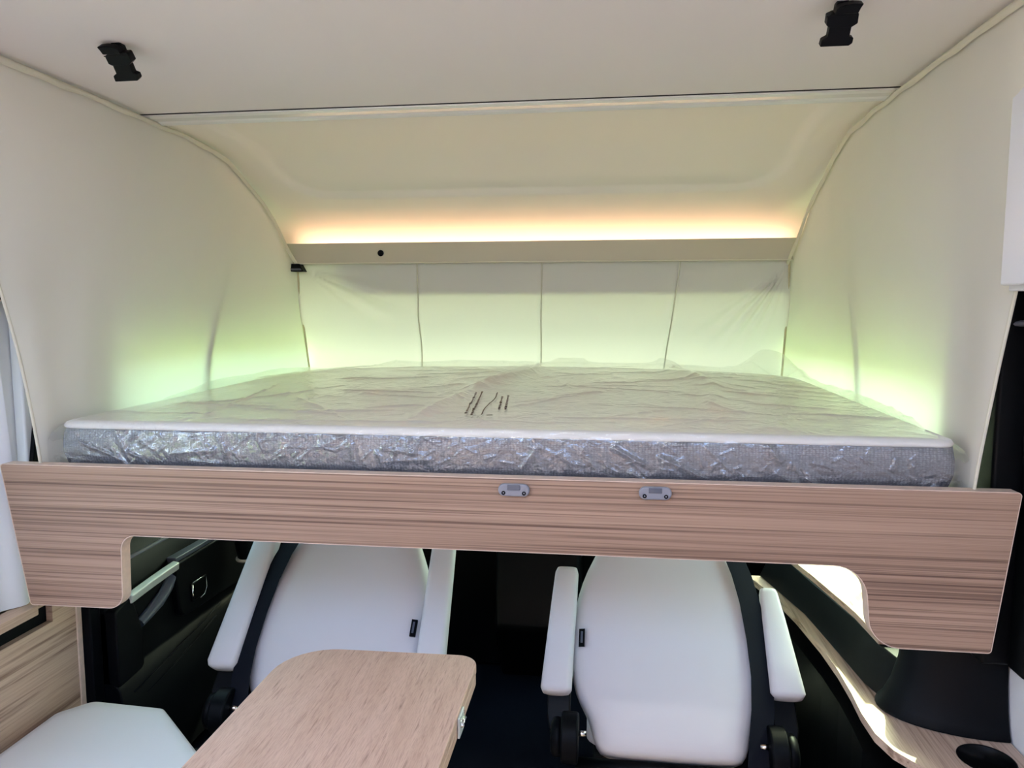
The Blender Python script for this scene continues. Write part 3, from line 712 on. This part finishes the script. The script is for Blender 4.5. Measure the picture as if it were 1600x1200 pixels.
# ------------------------------------------------------------------ bench beside the left wall
bn = thing('bench_seat', (-0.85, 1.2, 0.0), 'white upholstered bench cushion with a cut corner by the wood panel', 'bench')
bo2 = [(-1.085, 0.5, 0.02), (-0.56, 0.5, 0.02), (-0.56, 1.44, 0.05), (-0.83, 1.675, 0.035), (-1.03, 1.685, 0.03), (-1.085, 1.62, 0.03)]
rings = []
def shrink(pts, g):
    cx_, cy_ = -0.83, 1.1
    return [(cx_ + (p[0] - cx_) * g, cy_ + (p[1] - cy_) * g, p[2]) for p in pts]
for z, g in ((0.385, 0.985), (0.395, 1.0), (0.465, 1.0), (0.482, 0.988), (0.490, 0.965), (0.494, 0.90)):
    rings.append([(p[0], p[1], z) for p in rounded(shrink(bo2, g), 6)])
obj('cushion', loft(rings), 'leather', bn, smooth=True)
obj('bench_box', prism([(-1.08, 0.5), (-0.60, 0.5), (-0.60, 1.42), (-0.84, 1.62), (-1.08, 1.62)], 'z', 0.0, 0.385), 'woodside', bn, bevel=0.003)

# left wood lining panel with a black recess and ledge
lp = thing('wood_wainscot', (-1.1, 1.3, 0.4), 'wood-grain lining panel with a black recess beside the bench', 'panel')
def lpan():
    bm = panel_with_holes('x', -1.135, 0.02, 0.3, 1.735, 0.38, 0.79, [(0.9, 1.655, 0.705, 0.757)])
    return bm
obj('wood_board', lpan(), 'woodside', lp)
obj('edge_trim', box(-1.137, -1.112, 1.735, 1.755, 0.38, 0.79), 'edge', lp, bevel=0.003)
obj('recess', box(-1.139, -1.133, 0.88, 1.67, 0.69, 0.77), 'soft', lp)['label'] = 'black recess'
obj('ledge', box(-1.137, -1.070, 0.3, 1.56, 0.765, 0.790), 'woodside', lp, bevel=0.003)

# white window curtain
ct = thing('window_curtain', (-1.09, 1.3, 0.79), 'white pleated curtain hanging at the far left edge', 'curtain')
def cur(u, v):
    z = 0.792 + 0.73 * v
    y = 1.0 + (0.572 - 0.05 * v) * u
    x = -1.117 + 0.011 * math.sin(y * 62 + 0.8 * math.sin(z * 5)) + 0.010 * math.exp(-((y - 1.46 - 0.09 * (1 - v)) / 0.05) ** 2) * (1 - 0.6 * v)
    return (x, y, z)
obj('cloth', grid(cur, 160, 40), 'curtain', ct, smooth=True)
obj('heading_rail', box(-1.135, -1.085, 0.9, 1.60, 1.525, 1.60), 'black', ct, bevel=0.004)['label'] = 'black curtain rail'
bp_ = tag(obj('belt_anchor', prism(rounded([(1.60, 1.10, 0.01), (1.68, 1.10, 0.01), (1.68, 1.26, 0.02), (1.63, 1.26, 0.02)], 4), 'x', -1.135, -1.10), 'black', bevel=0.004), 'black plastic belt anchor cover beside the left fabric wall', 'belt anchor')

# ------------------------------------------------------------------ left cab door
dr = thing('door_1', (-1.1, 2.3, 0.1), 'black cab door lining with pale grab handle', 'door'); dr['kind'] = 'structure'
obj('door_panel', prism([(-1.135, 0.06), (-1.07, 0.06), (-1.03, 0.30), (-1.045, 0.44), (-1.07, 0.47), (-1.072, 0.64), (-1.085, 0.735), (-1.12, 0.80), (-1.135, 0.82)], 'y', 1.80, 3.0), 'soft', dr, bevel=0.006)
obj('door_post', box(-1.137, -1.09, 1.757, 1.80, 0.05, 1.4), 'soft', dr, bevel=0.006)
arm = obj('door_armrest', prism(rounded([(2.085, 0.707, 0.010), (2.60, 0.708, 0.02), (2.60, 0.50, 0.03), (2.11, 0.52, 0.04)], 5), 'x', -1.10, -1.048), 'soft', dr, bevel=0.008, seg=3)
obj('lit_armrest_top', box(-1.10, -1.052, 2.10, 2.58, 0.7075, 0.7225), M['slotgrey'], arm, bevel=0.003)['label'] = 'armrest top with its daylight put into a paler grey-blue'  # lit top face of the black armrest painted as a paler slab
obj('door_pull_front', prism(rounded([(1.80, 0.672, 0.01), (1.872, 0.690, 0.01), (1.915, 0.575, 0.02), (1.915, 0.46, 0.02), (1.80, 0.45, 0.01)], 5), 'x', -1.10, -1.046), 'soft', dr, bevel=0.006, seg=3)
hd = obj('grab_handle', loft([[(x, y, z + dz) for x, dz in ((-1.062, -0.012), (-1.040, -0.014), (-1.038, 0.010), (-1.060, 0.014))] for y, z in ((1.862, 0.684), (1.92, 0.690), (1.98, 0.695), (2.04, 0.699), (2.098, 0.702))]), 'alu', dr, bevel=0.004, seg=3)
hd['label'] = 'pale satin grab handle'
obj('handle_cup', loft([[(-1.070 + 0.020 * math.sin(PI * k / 8), y, z0 + (z1 - z0) * k / 8) for k in range(9)] for y, z0, z1 in ((1.925, 0.565, 0.60), (1.97, 0.572, 0.615), (2.03, 0.585, 0.64), (2.075, 0.61, 0.67), (2.095, 0.64, 0.69))], caps=False), M['slotgrey'], dr, smooth=True)
sw = obj('window_switch', box(-1.050, -1.042, 2.165, 2.25, 0.553, 0.613), 'black', dr, bevel=0.003)
fr = bmesh.new()
tube([(-1.041, 2.168, 0.553), (-1.041, 2.166, 0.610)], 0.0034, fr); tube([(-1.041, 2.170, 0.617), (-1.041, 2.248, 0.617), (-1.041, 2.252, 0.575), (-1.041, 2.236, 0.555), (-1.041, 2.21, 0.551)], 0.0018, fr)
obj('switch_frame', fr, 'chrome', sw, smooth=True)['label'] = 'chrome switch surround'
for pts in ([(1.852, 0.414), (1.958, 0.428), (2.091, 0.447), (2.241, 0.467), (2.332, 0.486)], [(1.908, 0.384), (2.053, 0.402), (2.199, 0.430), (2.30, 0.453)]):
    obj('pocket_rim', tube([(-1.040, y, z) for y, z in pts], 0.0025), 'soft', dr, smooth=True)
obj('sill_moulding', tube([(-1.105, 1.9, 0.772), (-1.105, 2.2, 0.778), (-1.105, 2.9, 0.78)], 0.006), 'grey', dr, smooth=True)
# rounded vent pod in front of the left seat
vp = thing('air_vent_pod', (-0.97, 2.42, 0.0), 'rounded grey-blue cab vent pod with a pale ring beside the left seat', 'air vent')
pod = []
for z, g in ((0.615, 0.55), (0.63, 0.8), (0.68, 0.95), (0.76, 1.0), (0.84, 0.9)):
    pod.append([(-0.975 + 0.045 * g * math.cos(2 * PI * k / 24), 2.42 + 0.06 * g * math.sin(2 * PI * k / 24), z) for k in range(24)])
obj('pod_body', loft(pod), 'grey', vp, smooth=True).data.materials[0] = M['soft']
obj('pod_ring', tube([(-0.975 + 0.036 * math.cos(2 * PI * k / 24), 2.42 + 0.048 * math.sin(2 * PI * k / 24), 0.622) for k in range(25)], 0.006), 'edge', vp, smooth=True)['label'] = 'pale ring'
obj('pod_stem', tube([(-0.975, 2.42, 0.63), (-0.985, 2.50, 0.4), (-0.985, 2.6, 0.0)], 0.02), 'black', vp, smooth=True)

# ------------------------------------------------------------------ dashboard and console
db = thing('dashboard', (0, 3.2, 0.0), 'black cab dashboard behind the two seats', 'dashboard')
obj('dash_body', prism([(2.95, 0.0), (2.93, 0.45), (2.86, 0.62), (2.90, 0.80), (3.1, 0.90), (3.6, 0.95), (4.28, 0.92), (4.28, 0.0)], 'x', -XW + 0.006, XW - 0.006), 'soft', db, bevel=0.02, seg=3)
obj('centre_console', prism([(2.70, 0.28), (2.74, 0.62), (2.86, 0.78), (2.95, 0.78), (2.95, 0.0), (2.88, 0.0)], 'x', -0.13, 0.20), 'black', db, bevel=0.02, seg=3)
for k in range(5):
    obj('console_button', box(0.02 + 0.032 * k, 0.04 + 0.032 * k, 2.722, 2.735, 0.585, 0.600), M['slotgrey'], db, bevel=0.002)
obj('gear_lever', tube([(0.02, 2.76, 0.66), (0.02, 2.70, 0.74), (0.02, 2.68, 0.80)], [0.014, 0.012, 0.022], n=12), 'black', db, smooth=True)
stw = thing('steering_wheel', (-0.475, 2.72, 0.75), 'black steering wheel in front of the left seat', 'steering wheel')
rm = []
for k in range(41):
    a = 2 * PI * k / 40; u, v = 0.19 * math.cos(a), 0.19 * math.sin(a)
    rm.append((-0.475 + u, 2.70 + v * 0.45, 0.80 + v * 0.89))
obj('rim', tube(rm, 0.016, n=10), 'soft', stw, smooth=True)
obj('hub', cyl((-0.475, 2.72, 0.80), 'y', 0.07, -0.02, 0.03), 'black', stw, bevel=0.005)
for a in (0, PI, 1.5 * PI):
    obj('spoke', tube([(-0.475 + 0.05 * math.cos(a), 2.71 + 0.0225 * math.sin(a), 0.80 + 0.045 * math.sin(a)), (-0.475 + 0.185 * math.cos(a), 2.70 + 0.083 * math.sin(a), 0.80 + 0.165 * math.sin(a))], 0.014), 'black', stw, smooth=True)
obj('column', tube([(-0.475, 2.73, 0.79), (-0.475, 2.95, 0.66)], 0.04, n=14), 'black', stw, smooth=True)

# ------------------------------------------------------------------ right side ledges
rl = thing('side_console', (1.0, 2.0, 0.0), 'black side console with two curved wood ledges right of the seats', 'console')
inner = [(0.775, 2.52), (0.832, 2.308), (0.852, 2.18), (0.870, 1.99), (0.8745, 1.86), (0.872, 1.75), (0.866, 1.66), (0.868, 1.58), (0.884, 1.52), (0.915, 1.475), (0.95, 1.44), (0.96, 1.30)]
def slab(outer, holes, z0, z1):
    bm = bmesh.new(); eds = []
    for lp_ in [outer] + holes:
        v = [bm.verts.new((p[0], p[1], z1)) for p in lp_]
        eds += [bm.edges.new((v[i], v[(i + 1) % len(v)])) for i in range(len(v))]
    bmesh.ops.triangle_fill(bm, use_beauty=True, edges=eds)
    r = bmesh.ops.extrude_face_region(bm, geom=bm.faces[:])
    for v in [g for g in r['geom'] if isinstance(g, bmesh.types.BMVert)]: v.co.z = z0
    return bm
cup = [(1.058 + 0.049 * math.cos(2 * PI * k / 32), 1.512 + 0.049 * math.sin(2 * PI * k / 32)) for k in range(32)]
outer = inner + [(1.137, 1.30), (1.137, 2.52)]
obj('lower_ledge', slab(outer, [cup], 0.580, 0.600), 'woodledge', rl)['label'] = 'curved wood ledge with a cup hole'
ch = obj('cup_holder', cyl((1.058, 1.512, 0.600), 'z', 0.049, 0, 0, 32, prof=[(0.0485, -0.075), (0.0485, -0.002), (0.0505, 0.0012), (0.0530, 0.0012), (0.0535, 0.0002)]), 'black', rl, smooth=True)
bm = bmesh.new()
ch['label'] = 'round black cup holder'
# body below the ledge and sloping panel up to the upper ledge
obj('console_body', prism([(x + 0.006, y) for x, y in inner] + [(1.137, 1.30), (1.137, 2.52)], 'z', 0.0, 0.515), 'black', rl)
pan = loft([[(x0, y, 0.601), (x1, y, 0.700), (1.137, y, 0.700), (1.137, y, 0.601)] for y, x0, x1 in ((1.72, 0.935, 0.965), (1.80, 0.915, 0.948), (1.95, 0.902, 0.940), (2.2, 0.880, 0.900), (2.52, 0.812, 0.855))])
obj('sloping_panel', pan, 'black', rl, bevel=0.004)
obj('upper_ledge', prism([(0.945, 1.80), (0.938, 1.95), (0.902, 2.2), (0.845, 2.52), (1.137, 2.52), (1.137, 1.80)], 'z', 0.700, 0.718), 'woodledge', rl, bevel=0.002)['label'] = 'sunlit upper wood ledge'
pc = thing('pillar_base', (1.05, 1.65, 0.6), 'black flared pillar base standing on the right wood ledge', 'pillar trim')
rings = []
for z, g in ((0.601, 1.0), (0.606, 1.0), (0.622, 0.94), (0.66, 0.86), (0.71, 0.80), (0.76, 0.77), (0.775, 0.74)):
    ring = []
    for k in range(25):
        a = PI / 2 + PI * k / 24 
        ring.append((1.136 + 0.225 * g * math.cos(a) , 1.70 + (0.125 * g) * math.sin(a) * (1.0) + (0.0), z))
    rings.append(ring)
obj('flared_cover', loft(rings), 'soft', pc, smooth=False, bevel=0.004)
pl = thing('pillar_trim', (1.1, 1.6, 0.77), 'tall black pillar trim between the right fabric wall and cabinet', 'pillar trim')
obj('pillar_cover', box(1.058, 1.139, 1.56, 1.745, 0.775, 2.03), 'black', pl, bevel=0.008)
obj('pillar_strip', box(1.108, 1.139, 1.50, 1.56, 0.775, 2.03), 'black', pl, bevel=0.006)
obj('belt_loop', tube([(1.05, 1.58, 1.47), (1.09, 1.56, 1.475), (1.13, 1.555, 1.475)], 0.006), M['slotgrey'], pl, smooth=True)
pl2 = thing('pillar_cover_panel', (-1.12, 1.7, 0.8), 'dark pillar cover behind the left fabric wall', 'pillar trim')
obj('cover', box(-1.139, -1.11, 1.60, 1.85, 0.80, 2.03), M['pillargrey'] if 'pillargrey' in M else 'wall', pl2, bevel=0.006)
obj('cover_strip', box(-1.139, -1.100, 1.83, 1.858, 0.80, 2.03), 'black', pl2, bevel=0.003)
# slim bars added to cast the dark lines seen through the fabric
for x, y, ly, lab in ((-1.036, 2.27, 0.11, 'slim upright bar added to shade a line on the left fabric wall'), (1.036, 2.27, 0.11, 'slim upright bar added to shade a line on the right fabric wall')):
    po = thing('shade_bar', (x, y, 0.8), lab, 'post', 'slim shade bars added behind the fabric')
    sx = math.copysign(1, x)
    obj('shade_bar_rod', tube([(x + sx * 0.09, y - 0.02, 0.78 if x < 0 else 0.72), (x + sx * 0.05, y - 0.02, 1.02), (x + sx * 0.004, y - 0.01, 1.18), (x + sx * 0.004, y + ly * 0.3, 1.335), (x + sx * 0.012, y + ly, 1.50), (x + sx * 0.04, y + ly * 1.3, 1.60)], 0.011, n=10), 'black', po, smooth=True)
    obj('shade_bar_foot', cyl((x + sx * 0.09, y - 0.02, 0.78 if x < 0 else 0.718), 'z', 0.03, 0.0, 0.03, 20), 'black', po, bevel=0.003)

# ------------------------------------------------------------------ upper right cabinet
cb = thing('wall_cabinet', (1.06, 1.0, 1.56), 'white overhead cabinet at the right edge', 'cabinet')
obj('carcass', box(1.015, 1.137, 0.4, 1.462, 1.535, 2.033), 'white', cb, bevel=0.003)
cd = obj('door', box(0.995, 1.014, 0.42, 1.452, 1.545, 2.02), 'white', cb, bevel=0.004)
obj('handle', tube([(0.999, 0.85, 1.60), (0.985, 0.87, 1.60), (0.985, 0.98, 1.60), (0.999, 1.0, 1.60)], 0.005), 'chrome', cd, smooth=True)
